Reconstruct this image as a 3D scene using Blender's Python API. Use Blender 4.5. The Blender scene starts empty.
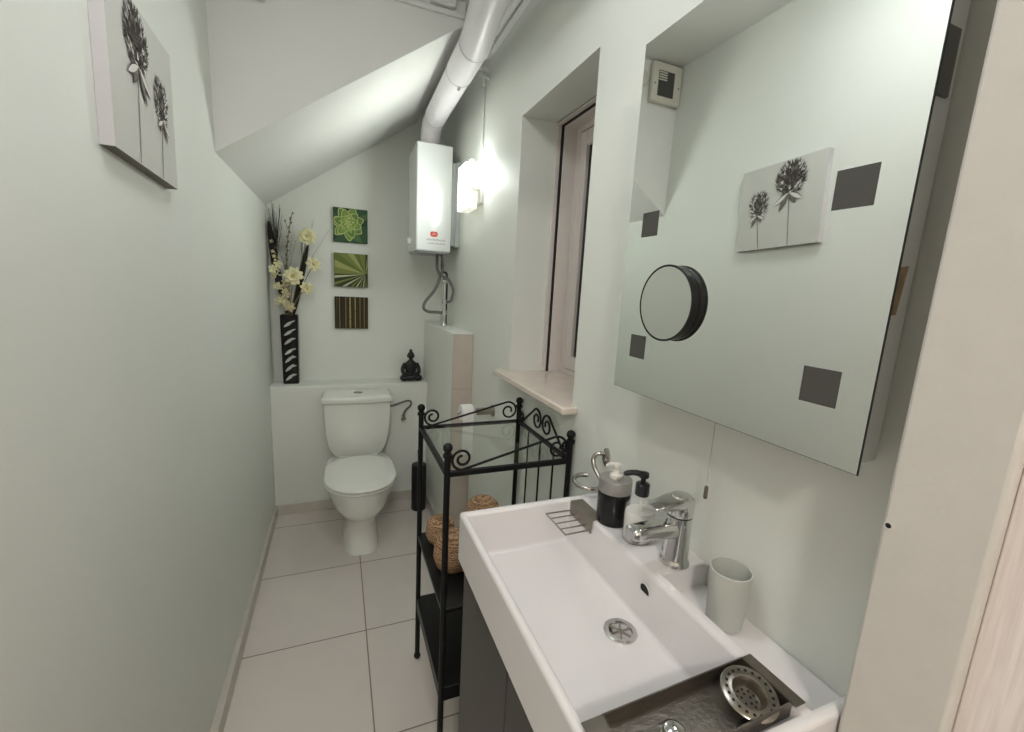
import bpy, bmesh, math, random
from math import sin, cos, pi, radians
from mathutils import Vector, Matrix

random.seed(7)
C = bpy.context.scene.collection

# ------------------------------------------------------------------ materials
def new_mat(name):
    m = bpy.data.materials.new(name); m.use_nodes = True
    nt = m.node_tree; b = nt.nodes['Principled BSDF']
    return m, nt, b

def P(name, col, rough=.5, metal=0., coat=0., spec=.5, bump=0., bscale=60., var=0., vscale=8., trans=0., ior=1.45, alpha=1., emit=None, estr=0., sss=0.):
    m, nt, b = new_mat(name)
    L = nt.links
    b.inputs['Base Color'].default_value = (*col, 1)
    b.inputs['Roughness'].default_value = rough
    b.inputs['Metallic'].default_value = metal
    b.inputs['Coat Weight'].default_value = coat
    b.inputs['Coat Roughness'].default_value = .08
    b.inputs['Specular IOR Level'].default_value = spec
    b.inputs['Transmission Weight'].default_value = trans
    b.inputs['IOR'].default_value = ior
    b.inputs['Alpha'].default_value = alpha
    if emit:
        b.inputs['Emission Color'].default_value = (*emit, 1)
        b.inputs['Emission Strength'].default_value = estr
    tc = nt.nodes.new('ShaderNodeTexCoord')
    if var > 0:
        n = nt.nodes.new('ShaderNodeTexNoise'); n.inputs['Scale'].default_value = vscale; n.inputs['Detail'].default_value = 4
        L.new(tc.outputs['Object'], n.inputs['Vector'])
        r = nt.nodes.new('ShaderNodeValToRGB')
        r.color_ramp.elements[0].position = .3; r.color_ramp.elements[1].position = .7
        r.color_ramp.elements[0].color = (*[c*(1-var) for c in col], 1)
        r.color_ramp.elements[1].color = (*[min(1, c*(1+var)) for c in col], 1)
        L.new(n.outputs['Fac'], r.inputs['Fac']); L.new(r.outputs['Color'], b.inputs['Base Color'])
    if bump > 0:
        n2 = nt.nodes.new('ShaderNodeTexNoise'); n2.inputs['Scale'].default_value = bscale; n2.inputs['Detail'].default_value = 3
        L.new(tc.outputs['Object'], n2.inputs['Vector'])
        bp = nt.nodes.new('ShaderNodeBump'); bp.inputs['Strength'].default_value = bump; bp.inputs['Distance'].default_value = .002
        L.new(n2.outputs['Fac'], bp.inputs['Height']); L.new(bp.outputs['Normal'], b.inputs['Normal'])
    return m

WALLC = (.785, .805, .75)
M = {}
M['wall'] = P('wall_paint', WALLC, .5, bump=.25, bscale=45, var=.012, vscale=3)
M['ceil'] = P('ceiling_paint', (.79, .79, .76), .7, bump=.2, bscale=50, var=.01)
M['jamb'] = P('plaster_paint', (.65, .62, .575), .75, bump=.18, bscale=120, var=.02, vscale=30)
M['skirt'] = P('skirting_tile', (.56, .53, .47), .35, var=.04, vscale=12)
M['boxtile'] = P('beige_tile', (.58, .51, .44), .4, var=.04, vscale=14)
M['grout'] = P('grout', (.40, .37, .33), .9)
M['white_paint'] = P('white_gloss', (.80, .80, .77), .35, var=.01)
M['duct'] = P('duct_enamel', (.86, .83, .845), .42, coat=.05)
M['seam'] = P('duct_seam', (.55, .53, .52), .5)
M['upvc'] = P('window_plastic', (.72, .66, .62), .35)
M['marble'] = P('sill_stone', (.74, .65, .57), .25, var=.05, vscale=18, coat=.2)
M['dark_gap'] = P('dark_seal', (.02, .02, .02), .8)
M['ceramic'] = P('ceramic', (.79, .765, .765), .12, coat=.5)
M['toilet'] = P('toilet_ceramic', (.82, .83, .78), .12, coat=.5)
M['chrome'] = P('chrome', (.68, .68, .675), .09, metal=1)
M['brushed'] = P('brushed_steel', (.46, .435, .40), .26, metal=1, bump=.15, bscale=200)
M['tray_steel'] = P('tray_steel', (.20, .18, .155), .36, metal=.9, bump=.2, bscale=160, var=.12, vscale=20)
M['dull_steel'] = P('dull_steel', (.36, .33, .29), .33, metal=1, bump=.2, bscale=160, var=.12, vscale=20)
M['black_iron'] = P('black_iron', (.008, .008, .008), .5, spec=.3, bump=.1, bscale=150)
M['black_shelf'] = P('black_board', (.009, .009, .009), .4, spec=.3, bump=.2, bscale=90)
M['vanity'] = P('grey_laminate', (.055, .048, .042), .45, var=.08, vscale=10)
M['black_plastic'] = P('black_plastic', (.012, .012, .013), .28)
M['black_gloss'] = P('black_gloss', (.008, .008, .008), .22, spec=.35)
M['buddha'] = P('black_resin', (.016, .015, .016), .3)
M['heater'] = P('heater_enamel', (.82, .84, .83), .18, coat=.4)
M['heater_grey'] = P('heater_backplate', (.42, .44, .43), .5)
M['red'] = P('red_emblem', (.62, .05, .03), .4)
M['greytxt'] = P('grey_lettering', (.50, .50, .49), .5)
M['rubber'] = P('grey_hose', (.16, .15, .14), .45)
M['strainer'] = P('strainer_steel', (.30, .275, .24), .28, metal=1)
M['rack_steel'] = P('rack_steel', (.30, .275, .24), .35, metal=1)
M['mirror'] = P('mirror_glass', (.90, .925, .90), .015, metal=1)
M['mirror_round'] = P('magnifier_glass', (.74, .75, .72), .02, metal=1)
M['etched'] = P('etched_square', (.075, .073, .066), .55)
M['cabinet'] = P('cabinet_white', (.76, .77, .74), .4)
M['rust'] = P('rust_stain', (.42, .30, .19), .8, var=.25, vscale=60)
M['rust_dark'] = P('rust_mark', (.20, .08, .03), .8)
M['hinge'] = P('hinge_metal', (.22, .22, .21), .35, metal=1)
M['fan'] = P('fan_plastic', (.66, .64, .55), .45)
M['fan_dark'] = P('fan_grille', (.06, .06, .055), .6)
M['paper'] = P('tissue', (.86, .85, .82), .9, bump=.3, bscale=90)
M['canvas_grey'] = P('canvas_grey', (.63, .63, .585), .85, bump=.2, bscale=300)
M['canvas_side'] = P('canvas_side_grey', (.56, .545, .55), .85)
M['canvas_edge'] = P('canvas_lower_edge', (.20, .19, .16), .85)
M['ink'] = P('ink_dark', (.06, .052, .045), .8, var=.3, vscale=80)
M['ink_mid'] = P('ink_mid', (.20, .18, .155), .8, var=.3, vscale=80)
M['ink_light'] = P('ink_light', (.74, .73, .68), .8)
M['cream'] = P('cream_petal', (.74, .70, .42), .6, var=.08, vscale=40)
M['cream_c'] = P('cream_centre', (.62, .52, .24), .7)
M['tanpetal'] = P('tan_bud', (.52, .45, .28), .7, var=.1, vscale=40)
M['stem'] = P('brown_stem', (.10, .08, .05), .7)
M['greenstem'] = P('olive_stem', (.19, .17, .085), .7)
M['plume'] = P('black_plume', (.022, .014, .012), .7)
M['vase_pat'] = P('silver_pattern', (.52, .53, .50), .4)
M['clear'] = P('clear_plastic', (.80, .81, .79), .06, alpha=.22)
M['frost'] = P('frosted_glass', (.60, .615, .565), .6, trans=.12, ior=1.2)
M['glass'] = P('shelf_glass', (.93, .97, .94), .02, trans=1., ior=1.2)
M['soap'] = P('white_soap', (.80, .79, .75), .35)
M['nozzle'] = P('white_nozzle', (.74, .71, .66), .3)
M['collar'] = P('grey_collar', (.36, .35, .34), .35, metal=.5)
M['hole'] = P('hole_black', (.008, .008, .008), .7)
M['cordm'] = P('cord', (.50, .48, .44), .7)
M['brown'] = P('brown_knob', (.12, .10, .085), .5)
M['lampbody'] = P('lamp_base', (.80, .79, .74), .4)
M['copper'] = P('brass_fitting', (.42, .32, .16), .35, metal=1)
M['pane'] = P('night_pane', (.02, .02, .022), .03, spec=.6)
def emis(name, col, s, base=(.9, .9, .85)):
    return P(name, base, .5, emit=col, estr=s)
M['lamp_glow'] = emis('lamp_diffuser', (.95, 1., .95), 11.)
M['lamp_cream'] = emis('lamp_housing', (1., .97, .84), .26)
M['bulb'] = emis('lamp_bulb', (.95, 1., .97), 26.)
M['ceil_glow'] = emis('ceiling_diffuser', (.95, .97, 1.), 8.0)
M['hall_glow'] = emis('hall_diffuser', (1., .945, .87), 72.)

# floor tile: cream stoneware squares with darker joints (joints have a place of their own)
def floor_mat():
    m, nt, b = new_mat('floor_tiles'); L = nt.links
    g = nt.nodes.new('ShaderNodeNewGeometry'); s = nt.nodes.new('ShaderNodeSeparateXYZ'); L.new(g.outputs['Position'], s.inputs[0])
    def mth(op, a, bb=None):
        n = nt.nodes.new('ShaderNodeMath'); n.operation = op
        for i, v in enumerate((a, bb)):
            if v is None: continue
            if isinstance(v, (int, float)): n.inputs[i].default_value = v
            else: L.new(v, n.inputs[i])
        return n.outputs[0]
    ds = []; ids = []
    for ax, off in (('X', .0865), ('Y', .2445)):
        u = mth('DIVIDE', mth('SUBTRACT', s.outputs[ax], off), .457)
        fl = mth('FLOOR', u); ids.append(fl)
        fr = mth('SUBTRACT', u, fl)
        ds.append(mth('MINIMUM', fr, mth('SUBTRACT', 1., fr)))
    d = mth('MINIMUM', ds[0], ds[1])
    isg = mth('LESS_THAN', d, .0052)
    wn = nt.nodes.new('ShaderNodeTexWhiteNoise'); wn.noise_dimensions = '2D'
    cb = nt.nodes.new('ShaderNodeCombineXYZ'); L.new(ids[0], cb.inputs[0]); L.new(ids[1], cb.inputs[1]); L.new(cb.outputs[0], wn.inputs['Vector'])
    nz = nt.nodes.new('ShaderNodeTexNoise'); nz.inputs['Scale'].default_value = 9; nz.inputs['Detail'].default_value = 5
    L.new(g.outputs['Position'], nz.inputs['Vector'])
    v = mth('ADD', mth('MULTIPLY', wn.outputs['Value'], .05), mth('MULTIPLY', nz.outputs['Fac'], .10))
    v = mth('ADD', v, .90)
    mix0 = nt.nodes.new('ShaderNodeMix'); mix0.data_type = 'RGBA'; mix0.blend_type = 'MULTIPLY'; mix0.inputs[0].default_value = 1
    mix0.inputs[6].default_value = (.70, .65, .60, 1); 
    cc = nt.nodes.new('ShaderNodeCombineColor'); [L.new(v, cc.inputs[i]) for i in range(3)]
    L.new(cc.outputs[0], mix0.inputs[7])
    mix = nt.nodes.new('ShaderNodeMix'); mix.data_type = 'RGBA'
    L.new(isg, mix.inputs[0]); L.new(mix0.outputs[2], mix.inputs[6]); mix.inputs[7].default_value = (.24, .205, .18, 1)
    L.new(mix.outputs[2], b.inputs['Base Color'])
    b.inputs['Roughness'].default_value = .38
    bp = nt.nodes.new('ShaderNodeBump'); bp.inputs['Strength'].default_value = .4; bp.inputs['Distance'].default_value = .002
    L.new(mth('SUBTRACT', 1., isg), bp.inputs['Height']); L.new(bp.outputs['Normal'], b.inputs['Normal'])
    return m
M['floor'] = floor_mat()

def wood_mat():
    m, nt, b = new_mat('pale_wood'); L = nt.links
    tc = nt.nodes.new('ShaderNodeTexCoord'); mp = nt.nodes.new('ShaderNodeMapping'); mp.inputs['Scale'].default_value = (90, 90, 4)
    L.new(tc.outputs['Object'], mp.inputs[0])
    n = nt.nodes.new('ShaderNodeTexNoise'); n.inputs['Scale'].default_value = 3; n.inputs['Detail'].default_value = 6; L.new(mp.outputs[0], n.inputs['Vector'])
    r = nt.nodes.new('ShaderNodeValToRGB'); r.color_ramp.elements[0].color = (.80, .71, .67, 1); r.color_ramp.elements[1].color = (.91, .83, .79, 1)
    r.color_ramp.elements[0].position = .35; r.color_ramp.elements[1].position = .6
    L.new(n.outputs['Fac'], r.inputs[0]); L.new(r.outputs[0], b.inputs['Base Color']); b.inputs['Roughness'].default_value = .5
    bp = nt.nodes.new('ShaderNodeBump'); bp.inputs['Strength'].default_value = .3; bp.inputs['Distance'].default_value = .001
    L.new(n.outputs['Fac'], bp.inputs['Height']); L.new(bp.outputs['Normal'], b.inputs['Normal'])
    return m
M['wood'] = wood_mat()

def wicker_mat():
    m, nt, b = new_mat('wicker'); L = nt.links
    tc = nt.nodes.new('ShaderNodeTexCoord')
    w = nt.nodes.new('ShaderNodeTexWave'); w.wave_type = 'BANDS'; w.bands_direction = 'Z'; w.inputs['Scale'].default_value = 42; w.inputs['Distortion'].default_value = 7; w.inputs['Detail'].default_value = 2; w.inputs['Detail Scale'].default_value = 3
    L.new(tc.outputs['Object'], w.inputs['Vector'])
    r = nt.nodes.new('ShaderNodeValToRGB'); r.color_ramp.elements[0].color = (.20, .10, .045, 1); r.color_ramp.elements[1].color = (.56, .36, .21, 1)
    L.new(w.outputs['Fac'], r.inputs[0]); L.new(r.outputs[0], b.inputs['Base Color']); b.inputs['Roughness'].default_value = .7
    bp = nt.nodes.new('ShaderNodeBump'); bp.inputs['Strength'].default_value = .7; bp.inputs['Distance'].default_value = .002
    L.new(w.outputs['Fac'], bp.inputs['Height']); L.new(bp.outputs['Normal'], b.inputs['Normal'])
    return m
M['wicker'] = wicker_mat()
GM = {}
def flat(col):
    k = tuple(round(c, 3) for c in col)
    if k not in GM: GM[k] = P('pigment', col, .75)
    return GM[k]

# ------------------------------------------------------------------ mesh helpers
def cr(pts, n=8, closed=False):
    """Catmull-Rom through pts."""
    pts = [Vector(p) for p in pts]; N = len(pts); out = []
    segs = N if closed else N-1
    for i in range(segs):
        p1 = pts[i]; p2 = pts[(i+1) % N]
        p0 = pts[i-1] if (i > 0 or closed) else p1*2-p2
        p3 = pts[(i+2) % N] if (i+2 < N or closed) else p2*2-p1
        for k in range(n):
            t = k/n
            out.append(.5*((2*p1)+(p2-p0)*t+(2*p0-5*p1+4*p2-p3)*t*t+(3*p1-p0-3*p2+p3)*t**3))
    if not closed: out.append(pts[-1])
    return out

class MB:
    def __init__(s): s.v = []; s.f = []; s.m = []
    def add(s, verts, faces, mi=0):
        o = len(s.v); s.v += [Vector(v) for v in verts]
        for f in faces: s.f.append([i+o for i in f]); s.m.append(mi)
        return s
    def box(s, x0, x1, y0, y1, z0, z1, mi=0):
        v = [(x, y, z) for z in (z0, z1) for y in (y0, y1) for x in (x0, x1)]
        return s.add(v, [(0, 2, 3, 1), (4, 5, 7, 6), (0, 1, 5, 4), (2, 6, 7, 3), (0, 4, 6, 2), (1, 3, 7, 5)], mi)
    def obox(s, c, ax, hx, hy, hz, mi=0):
        """oriented box: centre, 3 axis vectors, half sizes"""
        c = Vector(c); v = []
        for k in (-1, 1):
            for j in (-1, 1):
                for i in (-1, 1): v.append(c+ax[0]*i*hx+ax[1]*j*hy+ax[2]*k*hz)
        return s.add(v, [(0, 2, 3, 1), (4, 5, 7, 6), (0, 1, 5, 4), (2, 6, 7, 3), (0, 4, 6, 2), (1, 3, 7, 5)], mi)
    def loft(s, rings, cap0=True, cap1=True, mi=0, closed=True):
        n = len(rings[0]); v = [p for r in rings for p in r]; f = []
        for i in range(len(rings)-1):
            for j in range(n if closed else n-1):
                a = i*n+j; b = i*n+(j+1) % n
                f.append((a, b, b+n, a+n))
        if cap0: f.append(tuple(reversed(range(n))))
        if cap1: f.append(tuple(range((len(rings)-1)*n, len(rings)*n)))
        return s.add(v, f, mi)
    def lathe(s, prof, c=(0, 0, 0), n=32, mat=None, sx=1., sy=1., mi=0, cap0=True, cap1=True):
        c = Vector(c); rings = []
        for r, z in prof:
            ring = []
            for k in range(n):
                a = 2*pi*k/n; p = Vector((max(r, 1e-5)*cos(a)*sx, max(r, 1e-5)*sin(a)*sy, z))
                if mat: p = mat @ p
                ring.append(c+p)
            rings.append(ring)
        return s.loft(rings, cap0, cap1, mi)
    def tube(s, pts, r, n=10, closed=False, mi=0, flatten=None):
        pts = [Vector(p) for p in pts]; N = len(pts); rs = r if isinstance(r, (list, tuple)) else [r]*N
        t0 = (pts[1]-pts[0]).normalized()
        up = Vector((0, 0, 1)) if abs(t0.z) < .9 else Vector((1, 0, 0))
        u = t0.cross(up).normalized(); rings = []
        for i in range(N):
            if closed: t = (pts[(i+1) % N]-pts[i-1]).normalized()
            else: t = (pts[min(i+1, N-1)]-pts[max(i-1, 0)]).normalized()
            u = (u-t*u.dot(t))
            u = u.normalized() if u.length > 1e-6 else t.orthogonal().normalized()
            w = t.cross(u)
            rings.append([pts[i]+(u*cos(2*pi*k/n)+w*sin(2*pi*k/n))*rs[i] for k in range(n)])
        if closed: rings.append(rings[0]); return s.loft(rings, False, False, mi)
        return s.loft(rings, True, True, mi)
    def sphere(s, c, r, n=16, sc=(1, 1, 1), mi=0):
        c = Vector(c); k = n//2; rings = []
        for i in range(k+1):
            a = -pi/2+pi*i/k; rr = max(cos(a), 1e-4)*r
            rings.append([c+Vector((rr*cos(2*pi*j/n)*sc[0], rr*sin(2*pi*j/n)*sc[1], r*sin(a)*sc[2])) for j in range(n)])
        return s.loft(rings, True, True, mi)
    def prism(s, poly, axis, a, b, mi=0):
        """extrude a 2-D polygon along an axis ('x','y','z')"""
        def mk(p, t):
            return {'x': (t, p[0], p[1]), 'y': (p[0], t, p[1]), 'z': (p[0], p[1], t)}[axis]
        n = len(poly)
        v = [mk(p, a) for p in poly]+[mk(p, b) for p in poly]
        f = [(i, (i+1) % n, (i+1) % n+n, i+n) for i in range(n)]+[tuple(reversed(range(n))), tuple(range(n, 2*n))]
        return s.add(v, f, mi)

ORI = {}
def link(name, mesh, loc):
    o = bpy.data.objects.new(name, mesh); C.objects.link(o); o.location = loc; return o

def build(name, mb, mats, parent=None, bevel=0., seg=2, smooth=True, sharp=40, subsurf=0, keep=None, recalc=True):
    """ONE mesh object from the collected shapes (world coordinates)."""
    if not isinstance(mats, (list, tuple)): mats = [mats]
    if parent is not None: base = ORI[parent.name]
    else:
        xs = [v.x for v in mb.v]; ys = [v.y for v in mb.v]; zs = [v.z for v in mb.v]
        base = Vector(((min(xs)+max(xs))/2, (min(ys)+max(ys))/2, min(zs)))
    me = bpy.data.meshes.new(name)
    me.from_pydata([v-base for v in mb.v], [], mb.f)
    for m in mats: me.materials.append(M[m] if isinstance(m, str) else m)
    for p, i in zip(me.polygons, mb.m): p.material_index = i
    if recalc:
        bm = bmesh.new(); bm.from_mesh(me); bmesh.ops.recalc_face_normals(bm, faces=bm.faces[:]); bm.to_mesh(me); bm.free()
    if smooth:
        for p in me.polygons: p.use_smooth = True
        me.set_sharp_from_angle(angle=radians(sharp))
    me.update()
    o = link(name, me, (0, 0, 0) if parent is not None else base)
    if parent is not None: o.parent = parent
    ORI[o.name] = base
    if bevel > 0:
        b = o.modifiers.new('bevel', 'BEVEL'); b.width = bevel; b.segments = seg; b.limit_method = 'ANGLE'; b.angle_limit = radians(40); b.harden_normals = False
    if subsurf:
        sm = o.modifiers.new('sub', 'SUBSURF'); sm.levels = subsurf; sm.render_levels = subsurf
    return o

def empty(name, loc):
    o = bpy.data.objects.new(name, None); C.objects.link(o); o.location = loc; o.empty_display_size = .05; ORI[o.name] = Vector(loc); return o
def tag(o, label, cat, group=None, kind=None):
    o['label'] = label; o['category'] = cat
    if group: o['group'] = group
    if kind: o['kind'] = kind
    return o
def thing(name, loc, label, cat, group=None): return tag(empty(name, loc), label, cat, group)
def struct(name, mb, mats, label=None, parent=None, **k):
    o = build(name, mb, mats, parent, **k)
    if parent is None: o['kind'] = 'structure'
    if label: o['label'] = label; o['category'] = name.split('_')[0]
    return o

# ------------------------------------------------------------------ room (metres; doorway at y = 0.2, room runs to y = 2.84)
XL, XR = -.36, .63
YB, YL = 2.84, 2.68          # back wall, front of the tiled ledge
ZC = 2.41
YF = .166                    # hall side of the front wall
WT = .33                     # right wall thickness

struct('floor', MB().box(XL-.2, XR+.3, YF, YB+.1, -.1, 0), 'floor', 'cream square floor tiles with thin dark joints', smooth=False)
struct('ceiling', MB().box(XL-.2, XR+.3, YF, YB+.1, ZC, ZC+.1), 'ceil', 'pale painted ceiling', smooth=False)
struct('wall_left', MB().prism([(XL-.15, YF), (XL-.008, YF), (XL-.008, 1.35), (XL, 1.72), (XL, YB+.1), (XL-.15, YB+.1)], 'z', 0, ZC), 'wall', 'long pale green painted wall on the left', smooth=False)
struct('wall_back', MB().box(XL, XR, YB, YB+.1, 0, ZC), 'wall', 'pale green painted back wall above the ledge', smooth=False)
# right wall with the window opening
RY0, RY1, RZ0, RZ1 = 1.065, 1.57, 1.04, 2.0
w = MB()
w.box(XR, XR+WT, YF, YB+.1, 0, RZ0)
w.box(XR, XR+WT, YF, YB+.1, RZ1, ZC)
w.box(XR, XR+WT, YF, RY0, RZ0, RZ1)
w.box(XR, XR+WT, RY1, YB+.1, RZ0, RZ1)
struct('wall_right', w, 'wall', 'pale painted wall on the right with a deep window opening', smooth=False)
# front wall: short return beside the doorway, head above
XJ = .545
w = MB(); w.box(XJ, XR, YF, .25, 0, ZC)
wfr = struct('wall_front', w, 'jamb', 'rough cream plaster return beside the doorway on the right', smooth=True, bevel=.004)
w = MB().box(XL, XJ, YF, .25, 2.08, ZC)
struct('wall_front_head', w, 'jamb', 'plaster above the doorway', smooth=False)
# small chipped screw hole in the doorway plaster
hb = MB()
R90 = Matrix.Rotation(-pi/2, 3, 'Y')
hb.lathe([(.0058, 0), (.0050, .0003), (.003, .0004)], (XJ, .243, 1.151), 14, R90, mi=0)
hb.lathe([(.0030, .0003), (.0026, .0006)], (XJ, .2435, 1.1525), 10, R90, mi=1)
build('screw_hole', hb, ['jamb', 'hole'], wfr)

# ledge behind the toilet and boxed-in pipe column
struct('wall_ledge', MB().box(XL, .524, YL, YB, 0, .775), 'wall', 'low boxed ledge behind the toilet', bevel=.006)
bx = MB(); bx.box(.524, XR, 2.078, YB, 0, 1.155)
box = struct('wall_pipe_boxing', bx, 'wall', 'boxed pipe column in the back right corner', bevel=.003)
bt = MB()
for z0, z1 in ((0, .425), (.428, .872), (.875, 1.150)):
    bt.box(.527, XR-.002, 2.068, 2.0795, z0, z1)
build('beige_tile', bt, 'boxtile', box, bevel=.001)
build('grout_line', MB().box(.527, XR-.002, 2.0715, 2.079, 0, 1.15), 'grout', box, smooth=False)

# stair bulkhead: vertical face at y=1.756, sloping underside
bk = MB(); bk.prism([(XL, 1.768), (.418, 2.312), (.456, 2.336), (.456, ZC), (XL-.008, ZC), (XL-.008, 1.7625)], 'y', 1.756, YB)
struct('ceiling_bulkhead', bk, 'ceil', 'stair bulkhead with a sloping underside over the toilet', smooth=False)
struct('trim_1', MB().box(.0, .452, 1.744, 1.756, 2.350, 2.366), 'white_paint', 'thin white strip along the top of the bulkhead', bevel=.002)
struct('trim_2', MB().box(.607, XR, .9, 1.985, 2.352, 2.378), 'white_paint', 'white cable trunking along the top of the right wall', bevel=.002)
for nm, mb_ in (('baseboard_left', MB().box(XL-.008, XL+.015, .25, YL, 0, .062)), ('baseboard_back', MB().box(XL+.015, .509, YL-.012, YL, 0, .062)),
                ('baseboard_right', MB().box(.51, .524, 2.10, YL-.012, 0, .062))):
    struct(nm, mb_, 'skirt', 'beige tiled skirting on the '+nm.split('_')[1], bevel=.002)

# door lining on the hall side
d1 = MB().box(.560, .66, -.75, YF, 0, 2.08)
struct('door_1', d1, 'wood', 'pale pinkish wood grain door lining at the lower right', bevel=.002)

# window
wr = empty('window_1', (.86, 1.32, RZ0)); wr['kind'] = 'structure'; wr['label'] = 'narrow white framed window with black night panes'; wr['category'] = 'window'
XW = .845
sl = MB(); ZS = 1.062
sl.prism([(.580, 1.03), (.630, 1.03), (.630, RY0), (XW+.02, RY0), (XW+.02, RY1), (.630, RY1), (.630, 1.628), (.580, 1.628)], 'z', RZ0, ZS)
build('window_sill', sl, 'marble', wr, bevel=.005, seg=3)
tr = MB(); tr.box(.768, .786, RY1-.012, RY1, ZS, RZ1-.002)
build('frame_trim', tr, 'upvc', wr, bevel=.002)
tr = MB(); tr.box(.768, .786, RY0, RY0+.012, ZS, RZ1-.002)
build('frame_trim', tr, 'upvc', wr, bevel=.002)
tr = MB(); tr.box(.768, .786, RY0+.012, RY1-.012, RZ1-.009, RZ1-.003)
build('frame_trim', tr, 'upvc', wr, bevel=.002)
gp = MB(); gp.box(.786, .794, RY1-.017, RY1, ZS, RZ1-.001); gp.box(.786, .794, RY0, RY1, RZ1-.013, RZ1-.001); gp.box(.770, .786, RY0, RY1, RZ1-.003, RZ1-.0005)
build('dark_seal', gp, 'dark_gap', wr, smooth=False)
FY0, FY1, FZ0, FZ1 = RY0+.022, RY1-.022, ZS+.012, RZ1-.014
fr = MB()
fr.box(.794, .95, FY1, RY1, ZS, RZ1); fr.box(.794, .95, RY0, FY0, ZS, RZ1); fr.box(.794, .95, FY0, FY1, FZ1, RZ1)
st = .034
fr.box(XW, .95, FY0, FY0+st, ZS, FZ1); fr.box(XW, .95, FY1-st, FY1, ZS, FZ1); fr.box(XW, .95, FY0+st, FY1-st, ZS, ZS+.018); fr.box(XW, .95, FY0+st, FY1-st, FZ1-.020, FZ1)
build('window_frame', fr, 'upvc', wr, bevel=.0015)
y0, y1, z0, z1 = FY0+st+.004, FY1-st-.004, ZS+.021, FZ1-.024
build('sash_gap', MB().box(XW+.006, .94, FY0+st-.002, FY1-st+.002, ZS+.016, ZS+.022).box(XW+.006, .94, y1-.001, y1+.006, ZS+.016, FZ1-.02).box(XW+.02, .94, y0-.006, y0+.001, ZS+.016, FZ1-.02).box(XW+.006, .94, y0, y1, z1-.001, z1+.005), 'dark_gap', wr, smooth=False)
sw, sh_ = .043, .052
sa = MB(); sa.box(XW-.002, .93, y0, y0+sw, z0, z1); sa.box(XW-.002, .93, y1-sw, y1, z0, z1); sa.box(XW-.002, .93, y0+sw, y1-sw, z0, z0+sh_); sa.box(XW-.002, .93, y0+sw, y1-sw, z1-sh_, z1)
sash = build('sash', sa, 'upvc', wr, bevel=.003)
build('pane', MB().box(XW+.012, XW+.018, y0+sw-.001, y1-sw+.001, z0+sh_-.001, z1-sh_+.001), 'pane', sash, smooth=False)
hn = MB(); hn.box(XW-.012, XW, 1.098, 1.122, 1.42, 1.50); hn.box(XW-.03, XW-.012, 1.102, 1.118, 1.465, 1.485); hn.box(XW-.034, XW-.022, 1.102, 1.118, 1.36, 1.485)
build('window_handle', hn, 'white_paint', wr, bevel=.003)
# small hall behind the doorway, so the room is closed
hw = MB(); hw.box(-1.3, 1.3, -1.6, -1.5, 0, ZC); hw.box(-1.4, -1.3, -1.5, YF, 0, ZC); hw.box(1.3, 1.4, -1.5, YF, 0, ZC)
hw.box(-1.3, XL-.2, YF-.1, YF, 0, ZC); hw.box(XR+.03, 1.3, YF-.1, YF, 0, ZC); hw.box(XL-.2, XR+.03, YF-.04, YF, 2.08, ZC); hw.box(XL-.2, XL-.02, YF-.04, YF, 0, 2.08)
struct('wall_hall', hw, 'jamb', 'plain plaster walls of the hall outside the doorway', smooth=False)
struct('floor_hall', MB().box(-1.4, 1.4, -1.6, YF, -.1, 0), 'floor', 'tiled hall floor outside the doorway', smooth=False)
struct('ceiling_hall', MB().box(-1.4, 1.4, -1.6, YF, ZC, ZC+.1), 'ceil', 'hall ceiling outside the doorway', smooth=False)

# ------------------------------------------------------------------ lamps
cl = thing('ceiling_lamp', (.03, .72, ZC), 'round flush ceiling lamp with a glowing white dome', 'lamp')
build('lamp_base', MB().lathe([(.165, -.018), (.17, -.01), (.17, 0)], (.03, .72, ZC), 40), 'lampbody', cl)
build('lamp_shade', MB().lathe([(.0, -.070), (.055, -.068), (.105, -.058), (.145, -.038), (.158, -.018)], (.03, .72, ZC), 40), 'ceil_glow', cl)
hl = thing('hall_lamp', (-.25, -1.0, ZC), 'round hall ceiling lamp outside the doorway', 'lamp')
build('lamp_base', MB().lathe([(.115, -.018), (.12, -.01), (.12, 0)], (-.25, -1.0, ZC), 32), 'lampbody', hl)
build('lamp_shade', MB().lathe([(.0, -.062), (.04, -.060), (.08, -.052), (.1, -.036), (.11, -.018)], (-.25, -1.0, ZC), 32), 'hall_glow', hl)

wl = thing('wall_lamp', (XR, 2.07, 1.745), 'glowing white wall lamp between the water heater and window', 'lamp')
build('lamp_base', MB().box(.612, XR, 2.0, 2.17, 1.765, 1.955), 'lampbody', wl, bevel=.003)
build('lamp_shade', MB().box(.553, .562, 2.032, 2.17, 1.744, 1.943), 'lamp_glow', wl, bevel=.004)
build('lamp_housing', MB().box(.5625, .611, 2.030, 2.172, 1.742, 1.945), 'lamp_cream', wl, bevel=.004)
build('bulb', MB().tube([(.572, 2.006, 1.85), (.572, 2.006, 1.935)], .012, 14).sphere((.572, 2.006, 1.935), .012).sphere((.572, 2.006, 1.85), .012), 'bulb', wl)
build('bulb_holder', MB().box(.562, .612, 2.000, 2.031, 1.822, 1.836), 'lampbody', wl, bevel=.002)
cb = MB(); cb.tube(cr([(.626, 2.03, 2.30), (.626, 2.03, 2.1), (.626, 2.03, 1.956)], 4), .0035, 8)
tag(build('lamp_cable', cb, 'white_paint'), 'thin white cable running up the wall from wall lamp', 'cable')
cp = thing('cable_clip_bracket', (.6, 2.0, 2.28), 'small white bracket on the wall top beside the fat duct', 'bracket')
build('bracket_arm', MB().box(.615, XR, 2.025, 2.04, 2.27, 2.34).box(.575, XR, 1.998, 2.012, 2.318, 2.330), 'white_paint', cp, bevel=.002)
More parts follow.
